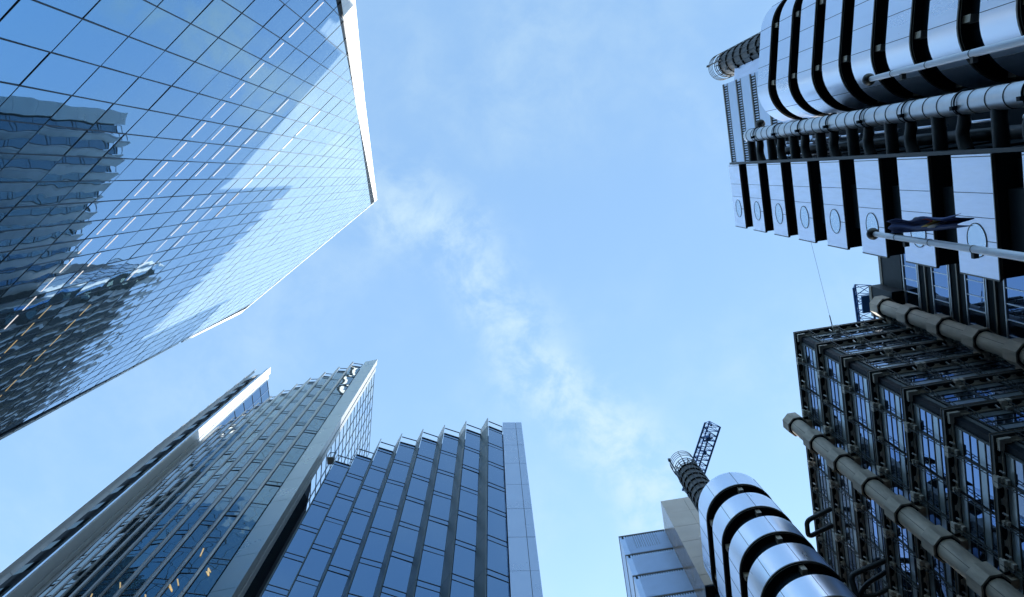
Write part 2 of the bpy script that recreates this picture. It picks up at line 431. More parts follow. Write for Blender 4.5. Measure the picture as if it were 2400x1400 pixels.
# lit ceiling strips just behind the glass line, one to a bay
lamps = []
for zz, t0, t1 in ((50.0, -0.4, 28), (53.5, 9.0, 23), (60.65, 5.5, 13), (60.7, 15.5, 17.5), (64.5, 15.5, 24), (68.1, 15.5, 21), (71.6, 6, 19), (57.0, 9, 13)):
    for k in range(-5, 25):
        t = 0.05 + 1.594 * k
        if t0 <= t <= t1: lamps.append((t, zz, 0))
for zz, t0, t1 in ((61.5, 26.5, 38), (53.8, 24, 33)):
    for k in range(0, 30):
        t = 0.05 + 1.594 * k
        if t0 <= t <= t1: lamps.append((t, zz, 1))
for t, zz, w in lamps[:100]:
    l = SBd()
    c = [SP(t, zz - 0.06, 0.012), SP(t + 1.18, zz - 0.06, 0.012), SP(t + 1.18, zz + 0.06, 0.012), SP(t, zz + 0.06, 0.012)]
    e = [SP(t, zz - 0.06, -0.03), SP(t + 1.18, zz - 0.06, -0.03), SP(t + 1.18, zz + 0.06, -0.03), SP(t, zz + 0.06, -0.03)]
    l.add(c + e, [(0, 1, 2, 3), (0, 4, 5, 1), (1, 5, 6, 2), (2, 6, 7, 3), (3, 7, 4, 0)])
    l.build("ceiling_light", 'warmlamp' if w else 'lamp', sky_t)

# ================================================================== 2. stepped glass office block (lower left): three shells
class OB(MB):
    def __init__(s, base): super().__init__(); s.o = Vector(base)
    def mesh(s, name, mats):
        s.v = [tuple(Vector(p) - s.o) for p in s.v]; return super().mesh(name, mats)

def bays(root, base, tips, valleys, z_glass, z_rail, z_tip, floors, glass, finm, returnm, pitch=4.1, limit=100, prev_valley=None, blade=0.0):
    """saw-tooth facade: each bay a column of windows running from its fin (tip) back to the next fin (valley)"""
    cnt = 0
    spill = OB(base)
    for i, (tp, va) in enumerate(zip(tips, valleys)):
        tp, va = Vector((*tp, 0)), Vector((*va, 0))
        d = (va - tp); L = d.length; d.normalize(); nrm = Vector((d.y, -d.x, 0))
        if nrm.dot(-tp) < 0: nrm = -nrm
        a, b = tp + d * (0.07 + blade), va
        for k in range(floors):
            z1 = z_glass - k * pitch; z0 = z1 - pitch
            zs = z1 - 0.62
            rnd = random.Random(i * 71 + k * 13 + int(z_glass))
            jt = .03 if glass == 'wavypane' else .01
            tl, tz = rnd.uniform(-jt, jt), rnd.uniform(-jt, jt)
            def q(p, z, off): return p + nrm * off + Vector((0, 0, z))
            if cnt < limit:
                w = OB(base); cnt += 1
            else: w = spill
            # vision pane, spandrel pane, two thin transoms
            w.quad(q(a, z0 + 0.06, tz), q(b, z0 + 0.06, tl + tz), q(b, zs, tl - tz), q(a, zs, -tz), 0)
            w.quad(q(a, zs + 0.05, 0), q(b, zs + 0.05, 0), q(b, z1, 0), q(a, z1, 0), 0)
            for zz, h in ((zs, 0.035), (z0, 0.045)):
                p0, p1, p2, p3 = q(a, zz, .025), q(b, zz, .025), q(b, zz + h, .025), q(a, zz + h, .025)
                r0, r1, r2, r3 = q(a, zz, -.03), q(b, zz, -.03), q(b, zz + h, -.03), q(a, zz + h, -.03)
                w.add([p0, p1, p2, p3, r0, r1, r2, r3], [(0, 1, 2, 3), (0, 4, 5, 1), (3, 2, 6, 7)], 1)
            if w is not spill: w.build("window", [glass, 'bar'], root)
        # lower storeys of the bay, plain glazing down to the street
        low = OB(base); zb = z_glass - floors * pitch
        low.quad(a + Vector((0, 0, GZ)), b + Vector((0, 0, GZ)), b + Vector((0, 0, zb)), a + Vector((0, 0, zb)))
        low.build("lower_glazing", glass, root)
        # glass balustrade with its rail
        r = OB(base)
        r.beam(a + Vector((0, 0, z_rail)), b + Vector((0, 0, z_rail)), 0.07, 0.06)
        r.beam(a + Vector((0, 0, z_glass + .03)), b + Vector((0, 0, z_glass + .03)), 0.12, 0.10)
        r.beam(b + Vector((0, 0, z_glass)), b + Vector((0, 0, z_rail)), 0.05)
        r.build("balustrade_rail", 'bar', root)
        # fin at the tip plus the return wall back to the previous valley
        f = OB(base)
        if i + 1 < len(tips) + 1:
            pv = valleys[i + 1] if i + 1 < len(valleys) else prev_valley
            if pv is not None:
                pv = Vector((*pv, 0)); e = (pv - tp).normalized(); side = Vector((e.y, -e.x, 0)) * 0.035
                for zlo, zhi, kk in [(z_glass - (k + 1) * pitch, z_glass - k * pitch - 0.03, k) for k in range(floors)] + [(GZ, z_glass - floors * pitch - 0.03, 99), (z_glass, z_tip, -1)]:
                    c = [tp - side, tp + side, pv + side, pv - side]
                    if kk == -1:   # raked top of the fin
                        vs = [p + Vector((0, 0, zlo)) for p in c] + [c[0] + Vector((0, 0, zhi)), c[1] + Vector((0, 0, zhi)), c[2] + Vector((0, 0, zhi - 1.0)), c[3] + Vector((0, 0, zhi - 1.0))]
                    else: vs = [p + Vector((0, 0, zlo)) for p in c] + [p + Vector((0, 0, zhi)) for p in c]
                    f.add(vs, [(3, 2, 1, 0), (4, 5, 6, 7), (0, 1, 5, 4), (1, 2, 6, 5), (2, 3, 7, 6), (3, 0, 4, 7)], 1 if kk == -1 else 0)
                if blade:      # broad pale front plate of the fin, jointed at every storey
                    for k in list(range(floors)) + [-1]:
                        zlo, zhi = (z_glass - (k + 1) * pitch, z_glass - k * pitch - .04) if k >= 0 else (z_glass, z_tip - .4)
                        c = [tp + nrm * .05, tp + d * blade + nrm * .05, tp + d * blade - nrm * .04, tp - nrm * .04]
                        f.add([p + Vector((0, 0, zlo)) for p in c] + [p + Vector((0, 0, zhi)) for p in c], [(3, 2, 1, 0), (4, 5, 6, 7), (0, 1, 5, 4), (1, 2, 6, 5), (2, 3, 7, 6), (3, 0, 4, 7)], 1)
                f.build("fin", [returnm, finm], root)
    if spill.v:
        o = spill.build("window", [glass, 'bar'], root); o["kind"] = "stuff"

# --- low front shell
FT = [(-0.3, 19.6), (-2.06, 19.84), (-3.81, 20.15), (-5.56, 20.47), (-7.29, 20.84), (-9.0, 21.26), (-10.75, 21.83), (-12.43, 22.35)]
FV = [(0.84, 20.08), (-0.86, 20.3), (-2.58, 20.57), (-4.31, 20.91), (-6.03, 21.22), (-7.8, 21.66), (-9.52, 22.24), (-11.2, 22.76)]
fb = (-5, 24, GZ)
front = thing("office_block", "blue glass office block with saw tooth bays, the lowest of the stepped blocks", "office building", fb, 0, "stepped glass office blocks")
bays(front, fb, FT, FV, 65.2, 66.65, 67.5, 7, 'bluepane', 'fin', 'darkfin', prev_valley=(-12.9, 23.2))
o = OB(fb)
back = [(0.86, 20.25), (2.43, 20.2), (2.43, 48), (-12.3, 48), (-12.9, 23.25)] + [(x, y + 0.12) for x, y in FV[::-1]]
o.prism(back, GZ, 65.1); o.build("block_core", 'black', front)
p = OB(fb)
zs = [67.4 - 1.6] + [65.2 - 4.1 * k - 0.0 for k in range(0, 9)]
zz = [67.4, 65.6] + [65.6 - 4.1 * k for k in range(1, 10)] + [GZ]
for k in range(len(zz) - 1):
    for x0, x1 in ((0.9, 1.93), (1.96, 2.43)):
        p.box(x0, x1, 19.95 + random.uniform(-.004, .004), 20.19, zz[k + 1] + 0.035, zz[k], 0)
p.box(0.95, 2.4, 19.99, 20.18, GZ, 67.3, 1)
p.build("end_pier", ['panel', 'seam'], front)
OB(fb).box(-10, 2.4, 27.5, 44, 65.1, 77.0).build("unseen_shadow_block", 'greypanel', front)  # added out of view, sized to raise this block's shadow on the skyscraper
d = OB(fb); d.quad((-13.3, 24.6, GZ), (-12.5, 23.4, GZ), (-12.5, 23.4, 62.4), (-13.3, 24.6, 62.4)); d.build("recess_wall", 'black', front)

# --- middle shell
MT = [(-16.1, 21.46), (-17.7, 22.06), (-19.35, 22.66), (-21.05, 23.36), (-22.65, 24.06), (-24.19, 24.77), (-25.68, 25.5), (-27.2, 26.3), (-28.65, 27.15), (-30.14, 28.01), (-31.6, 28.93)]
MV = [(-14.86, 21.64), (-16.64, 22.11), (-18.38, 22.76), (-20.07, 23.33), (-21.76, 23.95), (-23.26, 24.67), (-24.94, 25.38), (-26.44, 26.1), (-27.9, 26.95), (-29.4, 27.8), (-30.85, 28.7)]
mb_ = (-22, 30, GZ)
mid = thing("office_block", "stepped office block with wavy reflections and pale fins, between the lowest and tallest blocks", "office building", mb_, 0, "stepped glass office blocks")
bays(mid, mb_, MT, MV, 95.4, 96.85, 97.7, 14, 'wavypane', 'fin', 'fin', prev_valley=(-32.4, 29.4), blade=0.15)
OB(mb_).prism([(-13.45, 22.4), (-14.3, 31.09), (-17, 62), (-33.3, 62), (-33.3, 30.2)] + [(x, y + .15) for x, y in MV[::-1]], GZ, 95.3).build("block_core", 'black', mid)
p = OB(mb_)     # grey pier blade at the corner, panel by panel
pa, pb = Vector((-14.66, 21.47, 0)), Vector((-13.23, 21.19, 0)); th = Vector((-0.1, 0.66, 0))
zz = [97.6] + [95.4 - 4.1 * k for k in range(0, 24)]
for k in range(len(zz) - 1):
    zlo, zhi = max(zz[k + 1], GZ) + 0.03, zz[k]
    if zhi < 1: break
    c = [pa, pb, pb + th, pa + th]
    p.add([q + Vector((0, 0, zlo)) for q in c] + [q + Vector((0, 0, zhi)) for q in c], [(3, 2, 1, 0), (4, 5, 6, 7), (0, 1, 5, 4), (2, 3, 7, 6), (3, 0, 4, 7)], 0)
    p.add([c[1] + Vector((0, 0, zlo)), c[2] + Vector((0, 0, zlo)), c[2] + Vector((0, 0, zhi)), c[1] + Vector((0, 0, zhi))], [(0, 1, 2, 3)], 1)
p.build("corner_pier", ['greypanel', 'rimwhite'], mid)
p = OB(mb_)
p.prism([(-13.55, 21.95), (-13.32, 21.97), (-13.36, 22.4), (-13.6, 22.4)], GZ, 96.6)
p.build("edge_strip", 'rimwhite', mid)
s = OB(mb_)     # gridded side wall
A0, A1 = Vector((-13.42, 22.42, 0)), Vector((-14.28, 32.0, 0)); dd = (A1 - A0); nrm = Vector((dd.y, -dd.x, 0)).normalized()
if nrm.x < 0: nrm = -nrm
s.quad(A0 + Vector((0, 0, GZ)), A1 + Vector((0, 0, GZ)), A1 + Vector((0, 0, 96)), A0 + Vector((0, 0, 96)), 0)
for k in range(8):
    pz = A0 + dd * (k / 7) + nrm * .03
    s.beam(pz + Vector((0, 0, 60)), pz + Vector((0, 0, 96)), 0.04, 0.03, m=1)
z = 96.0
while z > 60:
    s.beam(A0 + nrm * .02 + Vector((0, 0, z)), A1 + nrm * .02 + Vector((0, 0, z)), 0.03, 0.035, m=1); z -= 2.05
s.build("side_wall_glazing", ['sidepane', 'bar'], mid)
b = OB(mb_); b.box(-13.15, -12.6, 22.3, 22.9, 66.0, 66.1, 0)
for q in ((-13.12, 22.32), (-12.62, 22.32)): b.beam((*q, 66.1), (*q, 67.2), .05, m=1)
b.beam((-13.15, 22.32, 67.2), (-12.6, 22.32, 67.2), .05, m=1)
b.build("link_balcony", ['fin', 'bar'], mid)

# --- tall rear shell
tb = (-40, 40, GZ)
tall = thing("office_block", "tallest office block of the three, ending in a bright white blade wall", "office building", tb, 0, "stepped glass office blocks")
p = OB(tb)      # blade wall: narrow front, broad side
p.prism([(-33.42, 28.64), (-33.33, 28.68), (-33.40, 29.72), (-33.55, 29.72)], GZ, 127.0, 0)
p.build("blade_wall", 'white', tall)
p = OB(tb); p.prism([(-33.75, 28.75), (-33.46, 28.66), (-33.56, 29.2), (-33.85, 29.2)], GZ, 126.2, 0); p.build("blade_front_strip", 'sidepane', tall)
p = OB(tb); p.prism([(-33.62, 29.86), (-33.42, 29.86), (-33.40, 30.25), (-33.62, 30.25)], GZ, 126.0, 0); p.build("edge_strip", 'white', tall)
s = OB(tb)
A0, A1 = Vector((-33.42, 30.27, 0)), Vector((-33.05, 34.4, 0))
s.quad(A0 + Vector((0, 0, 80)), A1 + Vector((0, 0, 80)), A1 + Vector((0, 0, 125)), A0 + Vector((0, 0, 125)), 0)
for k in range(4):
    pz = A0 + (A1 - A0) * (k / 3) + Vector((.03, 0, 0)); s.beam(pz + Vector((0, 0, 85)), pz + Vector((0, 0, 125)), 0.06, m=2)
for z in (125, 120.9, 116.8, 112.7, 108.6): s.beam(A0 + Vector((.02, 0, z)), A1 + Vector((.02, 0, z)), 0.06, m=1)
s.build("side_wall_glazing", ['bluepane', 'bar', 'panel'], tall)
u = Vector((-0.777, 0.629, 0))
P0 = Vector((-34.92, 29.55, 0))
def pol(r, a): return Vector((r * math.cos(R(a)), r * math.sin(R(a)), 0))
ga, gb = pol(44.5, 139.36), pol(46.8, 140.5)
rec = OB(tb); z = 124.5; alt = 0
while z > 30:
    z0 = z - (2.4 if alt else 1.7)
    rec.quad(ga + Vector((0, 0, z0)), gb + Vector((0, 0, z0)), gb + Vector((0, 0, z)), ga + Vector((0, 0, z)), alt); alt = 1 - alt; z = z0
rec.quad(ga + Vector((0, 0, GZ)), gb + Vector((0, 0, GZ)), gb + Vector((0, 0, z)), ga + Vector((0, 0, z)), 0)
rec.build("recess_glazing", ['darkglass', 'black'], tall)
for k in range(14):      # broad pale fins, each a little farther out than the one before
    r = 45.9 + 1.75 * k; an = 140.46 + min(k, 9) * 0.055
    a, b = pol(r, an), pol(r, an + 0.36); dp = pol(0.35, an)
    f = OB(tb)
    for j in range(31):
        z1 = 125.9 - j * 4.1; z0 = max(GZ, z1 - 4.05)
        if z1 < 2: break
        c = [a, b, b + dp, a + dp]
        f.add([q + Vector((0, 0, z0)) for q in c] + [q + Vector((0, 0, z1)) for q in c], [(3, 2, 1, 0), (4, 5, 6, 7), (0, 1, 5, 4), (1, 2, 6, 5), (2, 3, 7, 6), (3, 0, 4, 7)])
    f.beam(b + Vector((0, 0, 126)), b + Vector((0, 0, 127.2)), .06); f.beam(b + Vector((0, 0, 127.2)), b + dp * 2.6 + Vector((0, 0, 127.2)), .06)
    f.build("fin", 'fin', tall)
OB(tb).prism([(-33.6, 30.3), (-33.1, 34.4), (-33.1, 80), (-80, 90), (-75.0, 62.5), (-35.4, 31.0)], GZ, 124.6).build("block_core", 'black', tall)
for i in range(18):     # warm ceiling lights seen through the lower glazing of the middle block
    rnd = random.Random(i + 40)
    k = rnd.randrange(0, 8); fl = rnd.choice((11, 12, 12, 12, 13, 13))
    tp, va = Vector((*MT[k], 0)), Vector((*MV[k], 0)); d = (va - tp).normalized(); nrm = Vector((d.y, -d.x, 0))
    if nrm.dot(-tp) < 0: nrm = -nrm
    f0 = rnd.uniform(.15, .6); z = 95.4 - fl * 4.1 - rnd.uniform(1.2, 2.6)
    a = tp + d * f0 + nrm * 0.02; b = a + d * rnd.uniform(.1, .4) + Vector((0, 0, rnd.uniform(-1.1, -.4)))
    l = OB(mb_); l.beam(a + Vector((0, 0, z)), b + Vector((0, 0, z)), 0.07, 0.03, upv=nrm); l.build("ceiling_light", 'warmlamp', mid)

# ================================================================== 3. steel office building with exposed frame (right)
CA, CB = 19.45, 14.2                 # street corner
ZT, PITCH, NF = 58.9, 4.0, 9
mb0 = (CA + 6, CB + 12)
main = lthing("steel_framed_office", "dark steel framed office building with trellis ladders and rows of narrow glass strips", "office building", *mb0)
INS = 0.34                            # glass stands this far behind the slab edge
core = LB(*mb0)
core.box(CA + INS + 0.02, 60, CB + INS + 0.02, 75, GZ, ZT - 0.05)
core.box(27.65, 60, 1.0, CB + INS, GZ, 58.8)
core.build("building_core", 'black', main)
def corner_L(mb, off, z0, z1, m=0, w=0.2, bend=60.0):
    """a band running along both street faces at distance off behind the slab edge"""
    mb.box(CA + off, CA + off + w, CB + off, bend, z0, z1, m)
    mb.box(CA + off + w, 27.6, CB + off, CB + off + w, z0, z1, m)
slab_me = None
for k in range(15):
    z = ZT - k * PITCH
    if z < 2: break
    s = LB(*mb0)
    corner_L(s, 0.0, z - 0.22, z + 0.10, 0, INS)              # slab edge and its soffit
    corner_L(s, -0.03, z + 0.05, z + 0.085, 1, 0.03)          # thin pale lip
    corner_L(s, -0.02, z - 0.20, z - 0.17, 1, 0.02)
    corner_L(s, INS - 0.06, z - 0.34, z - 0.22, 2, 0.065)
    corner_L(s, INS - 0.22, z - 0.226, z - 0.221, 2, 0.16)      # ledge above the glass
    s.build("slab_edge", ['frame', 'lip', 'bracket'], main)
# windows: one per 1.92 m bay and storey
NB = 16
def strip_window(along0, along1, face):
    w = LB(0, 0, 0); g = 0.02
    zb, zt_ = -PITCH + 0.12, -0.42
    hs = [zt_, zt_ - 0.62, zt_ - 1.24, zt_ - 1.86, zt_ - 2.48, zb]
    for i in range(5):
        m = 1 if i in (0, 3) else 0
        if face == 'B': w.quad((0, along0, hs[i + 1] + g), (0, along0, hs[i] - g), (0, along1, hs[i] - g), (0, along1, hs[i + 1] + g), m)
        else: w.quad((along0, 0, hs[i + 1] + g), (along1, 0, hs[i + 1] + g), (along1, 0, hs[i] - g), (along0, 0, hs[i] - g), m)
        z = hs[i + 1]
        if face == 'B': w.box(-0.03, 0.01, along0, along1, z - 0.03, z + 0.03, 2)
        else: w.box(along0, along1, -0.03, 0.01, z - 0.03, z + 0.03, 2)
    for y in (along0, along1):
        if face == 'B': w.box(-0.05, 0.01, y - 0.05, y + 0.05, zb, zt_, 2)
        else: w.box(y - 0.05, y + 0.05, -0.05, 0.01, zb, zt_, 2)
    return w.mesh("strip_window", ['steelglass', 'frostglass', 'frame'])
winB, winA = strip_window(0, 1.92, 'B'), strip_window(0, 1.92, 'A')
# sloping perforated ladder in front of the glass
def ladder_mesh(face):
    w = LB(0, 0, 0)
    p0, p1 = (0.06, -0.18), (INS - 0.10, -PITCH + 0.3)       # (depth, z) top and bottom
    wd = 0.18
    def pt(f, e):   # f along, e across (in depth)
        d = p0[0] + (p1[0] - p0[0]) * f; z = p0[1] + (p1[1] - p0[1]) * f
        d -= e * 0.9; 
        return (d, 0, z) if face == 'B' else (0, d, z)
    for e in (0, 1):
        w.beam(pt(0, e * wd), pt(1, e * wd), 0.03, 0.028)
    for k in range(10):
        f = k / 9; w.beam(pt(f, 0), pt(f, wd), 0.025, 0.035)
    return w.mesh("trellis_ladder", 'frame')
ladB, ladA = ladder_mesh('B'), ladder_mesh('A')
def bracket_mesh(face, bigone):
    w = LB(0, 0, 0); h = 0.5 if bigone else 0.3; b = 0.2 if bigone else 0.12
    def bx(d0, d1, a0, a1, z0, z1, m=0):
        if face == 'B': w.box(d0, d1, a0, a1, z0, z1, m)
        else: w.box(a0, a1, d0, d1, z0, z1, m)
    bx(0.06, INS - 0.02, -b, b, -0.22 - h * .55, -0.222)
    bx(0.16, INS - 0.02, -b * .8, b * .8, -0.22 - h, -0.22 - h * .55)
    if bigone: bx(-0.10, 0.06, -b * 1.25, b * 1.25, -0.22 - h * .45, -0.10)
    return w.mesh("bracket", 'bracket')
brk = {(f, g): bracket_mesh(f, g) for f in 'AB' for g in (0, 1)}
def light_mesh(face):
    w = LB(0, 0, 0)
    for s in (-1, 1):
        c = s * 0.48
        # dark round recess under the slab with a short bright tube
        n = 16
        ctr = (0.15, c) if face == 'B' else (c, 0.15)
        vs = [(ctr[0] + 0.12 * math.cos(2 * PI * i / n), ctr[1] + .34 * math.sin(2 * PI * i / n)) for i in range(n)] if face == 'B' else [(ctr[0] + .34 * math.cos(2 * PI * i / n), ctr[1] + .12 * math.sin(2 * PI * i / n)) for i in range(n)]
        w.prism(vs, -0.25, -0.222, 0)
    c = 0.48
    p, q = (0.10, c, -0.30), (0.22, c + .08, -0.5)
    if face == 'A': p, q = (p[1], p[0], p[2]), (q[1], q[0], q[2])
    w.tube([p, q], 0.045, 8, 1)
    return w.mesh("soffit_light", ['black', 'duct'])
litB, litA = light_mesh('B'), light_mesh('A')
wcount = {'window': 0, 'trellis_ladder': 0, 'bracket': 0, 'soffit_light': 0}
extra = {k: [] for k in wcount}
def place(kind, me, a, b, z):
    if wcount[kind] < 100:
        link(kind, me, main, (a - mb0[0], b - mb0[1], z - GZ)); wcount[kind] += 1
    else: extra[kind].append((me, a, b, z))
# nearest storeys and bays first
cells = []
for k in range(NF):
    z = ZT - k * PITCH
    for j in range(4): cells.append(('A', 20.4 + 1.92 * j, z, k, j))
    for j in range(NB): cells.append(('B', 14.3 + 1.92 * j, z, k, j))
def shows(c):
    p = LW(CA, c[1], c[2]) if c[0] == 'B' else LW(c[1], CB, c[2])
    v = view(p); return v is not None and -1200 < v[0] < 1260 and abs(v[1]) < 740 and not (c[0] == 'B' and v[1] < -720)
cells = [c for c in cells if shows(c)]
cells.sort(key=lambda c: c[2] + 0.3 * c[4])
for f, s, z, k, j in cells:
    if f == 'B':
        if j > 0 or True: place('window', winB, CA + INS, s + (0.5 if j == 0 else 0.05), z) if j else place('window', strip_window(0, 1.35, 'B'), CA + INS, s + 0.62, z)
        if j: place('trellis_ladder', ladB, CA, s, z)
        if j: place('bracket', brk['B', 1 if j % 2 == 1 else 0], CA, s, z)
        place('soffit_light', litB, CA, s + 0.96, z)
    else:
        if s < 27.0: place('window', winA, s + 0.05, CB + INS, z)
        place('trellis_ladder', ladA, s, CB, z)
        if j: place('bracket', brk['A', 1 if j % 2 == 1 else 0], s, CB, z)
        place('soffit_light', litA, s + 0.96, CB, z)
for kind, lst in extra.items():
    if not lst: continue
    mb = MB(); mats = None
    for me, a, b, z in lst:
        o0 = len(mb.v); mb.v += [(v.co.x + a - mb0[0], v.co.y + b - mb0[1], v.co.z + z - GZ) for v in me.vertices]
        for p in me.polygons: mb.f.append([i + o0 for i in p.vertices]); mb.m.append(p.material_index); mb.sm.append(p.use_smooth)
        mats = [x.name for x in me.materials]
    me = bpy.data.meshes.new(kind + "_rest"); me.from_pydata(mb.v, [], mb.f)
    for x in mats: me.materials.append(bpy.data.materials[x])
    me.polygons.foreach_set("material_index", mb.m); me.polygons.foreach_set("use_smooth", mb.sm)
    o = link(kind, me, main); o["kind"] = "stuff"
# chamfered corner posts
for k in range(NF):
    z = ZT - k * PITCH
    w = LB(*mb0)
    c0, c1 = (CA + 0.27, CB + 0.78), (CA + 0.78, CB + 0.27)
    w.prism([c0, c1, (c1[0] + .12, c1[1] + .2), (c0[0] + .2, c0[1] + .12)], z - PITCH + .1, z - .42)
    w.build("corner_post", 'frame', main)
    w = LB(*mb0)
    w.box(CA + .10, CA + .32, CB + .10, CB + .62, z - .45, z - .222)
    w.box(CA + .325, CA + .62, CB + .10, CB + .32, z - .45, z - .222)
    w.build("corner_bracket", 'bracket', main)
# taller set-back wing with big windows, between the frame and the stair tower
wing = LB(*mb0)
wing.box(27.55, 30, 3.0, 12.5, 59.2, 62.6)
wing.box(26.65, 30, 12.45, 14.75, 59.0, 62.6, 0)
wing.box(27.50, 27.55, 3.0, 12.45, 62.2, 62.6, 1)
wing.box(26.60, 26.65, 12.45, 14.75, 62.2, 62.6, 1)
wing.build("parapet", ['dark', 'lip'], main)
for k in range(9):
    zt = 58.85 - k * PITCH; zb = zt - 1.95
    w = LB(*mb0)
    y = 4.2
    while y < 14.0:
        y2 = min(y + 0.92, 14.2)
        w.quad((27.6, y + .02, zb), (27.6, y + .02, zt), (27.6, y2 - .02, zt), (27.6, y2 - .02, zb), 0)
        w.box(27.55, 27.64, y2 - .025, y2 + .025, zb, zt, 1)
        y = y2
    w.box(27.52, 27.66, 4.2, 14.2, zt, zt + 0.10, 1); w.box(27.50, 27.66, 4.2, 14.2, zb - 0.10, zb, 1)
    w.box(27.46, 27.5, 4.2, 14.2, zb - .36, zb - .28, 2); w.box(27.54, 27.6, 4.2, 14.2, zb - 1.1, zb - .95, 3)
    w.build("ribbon_window", ['steelglass', 'duct', 'duct', 'lip'], main)

# round concrete columns with octagonal collars, standing clear of the frame
def column(label, a, b, ztop):
    t = lthing("round_column", label, "column", a, b, "round concrete columns")
    s = LB(a, b); s.tube([(a, b, GZ), (a, b, ztop)], 0.53, 28); 
    for an in (2.2, 3.9, 5.6):     # casting seams
        x, y = a + .528 * math.cos(an), b + .528 * math.sin(an); s.box(x - .008, x + .008, y - .008, y + .008, GZ, ztop - 1, 1)
    s.build("shaft", ['concrete', 'seam'], t)
    n = 8
    oct_ = [(0.74 * math.cos(2 * PI * i / n + .39), 0.74 * math.sin(2 * PI * i / n + .39)) for i in range(n)]
    c = LB(0, 0, 0); c.prism(oct_, 0, 1.2, 0)
    c.prism([(x * .86, y * .86) for x, y in oct_], -0.03, -0.002, 1)
    c.box(0.45, 1.1, -0.22, 0.22, 0.15, 0.9, 0)
    me = c.mesh("collar", ['concrete', 'black'])
    k = 0
    while ztop - 0.95 - k * PITCH > 3:
        o = link("collar", me, t, (0, 0, ztop - 0.9 - k * PITCH - GZ)); k += 1
        if b < 14: o.rotation_euler = (0, 0, PI / 2)
    return t
column("grey concrete column rising beside the big ribbon windows, shaded and short in view", 26.05, 13.42, 59.5)
column("long concrete column crossing the glass strips, its top end standing out against the sky", 18.72, 20.78, 58.9)

# bent service pipes looping out of the facade
def loop(label, pts, r=0.17):
    base = LW(pts[0][0], pts[0][1], pts[0][2])
    path = []
    P = [Vector(p) for p in pts]
    for i, p in enumerate(P):
        if i in (0, len(P) - 1): path.append(p); continue
        d0 = (P[i - 1] - p).normalized(); d1 = (P[i + 1] - p).normalized(); rr = 0.35
        for s in range(6):
            f = s / 5; path.append((p + d0 * rr) * (1 - f) ** 2 + p * 2 * f * (1 - f) + (p + d1 * rr) * f ** 2)
    o_ = LB(pts[0][0], pts[0][1], pts[0][2]); o_.tube(path, r, 12)
    o = o_.build("bent_pipe", 'branch'); o.location = base; o.rotation_euler = (0, 0, LA)
    o["label"] = label; o["category"] = "pipe"; o["kind"] = "thing"; o["group"] = "bent service pipes"
loop("bent grey pipe looping out near the round tower, highest of the bent pipes", [(19.6, 26.1, 55.6), (17.8, 26.7, 55.6), (17.8, 27.9, 55.6), (19.6, 27.3, 55.6)])
loop("bent pipe sticking out low between the column and the round tower, nearest the column", [(19.6, 26.0, 47.4), (17.4, 26.6, 47.4), (17.4, 28.2, 46.2)])
loop("bent pipe loop lowest in the gap beside the round tower", [(19.6, 26.7, 47.4), (18.3, 27.3, 47.4), (17.8, 28.0, 47.4), (18.6, 27.9, 47.0), (19.6, 27.5, 47.0)], 0.15)

# ================================================================== 4. stair tower of stacked steel landings
sa, sb = 15.9, 1.8
stair = lthing("stair_tower", "stair tower of stacked pale steel landings, each with one round porthole", "stair tower", 18, 3.9)
s = LB(18, 3.9); s.box(16.75, 22.0, 2.1, 5.55, GZ, 57.5); s.build("stair_core", 'black', stair)
SW = 4.13
for k in range(14):
    z1 = 57.67 - k * PITCH; z0 = z1 - 2.39
    p = LB(18, 3.9)
    b1 = sb + SW
    cuts = [sb, sb + SW * .31, sb + SW * .51, b1]
    for i in range(3): p.box(sa, sa + 0.08, cuts[i] + (.012 if i else 0), cuts[i + 1] - (.012 if i < 2 else 0), z0, z1, 0)
    p.box(sa + 0.03, 21.5, sb + .02, b1 - .02, z0 + .02, z1 - .02, 1)
    p.box(sa - 0.02, sa + 0.1, sb, b1, z0 - .05, z0, 2)
    p.box(sa - 0.015, sa + .1, b1, b1 + .05, z0, z1, 2)
    p.box(sa - 0.012, sa + .02, sb + .06, sb + .09, z0, z1, 2)
    pb = p.build("landing_box", ['landing', 'dark', 'rim'], stair)
    # porthole: ring and pale glass; a seam runs through it
    bc, zc = sb + SW * .70, (z0 + z1) / 2 - 0.03
    g = LB(18, 3.9)
    n = 28
    g.add([(sa - .012, bc + .57 * math.cos(2 * PI * i / n), zc + .57 * math.sin(2 * PI * i / n)) for i in range(n)], [tuple(range(n))], 0)
    g.ring((sa - .012, bc, zc), .58, .018, 1, 32, 6, axis='x')
    g.box(sa - .006, sa + .02, bc - .012, bc + .012, z0, zc - .6, 1)
    g.build("porthole", ['portglass', 'seam'], pb)
    q = LB(18, 3.9); q.box(16.3, 16.75, 3.0, 5.0, z0 - 1.5, z0 - .1); q.build("stair_flight", 'dark', pb)
p = LB(18, 3.9); p.box(15.95, 16.2, 1.66, 1.78, GZ, 57.6)
p.build("corner_mullion", 'branch', stair)

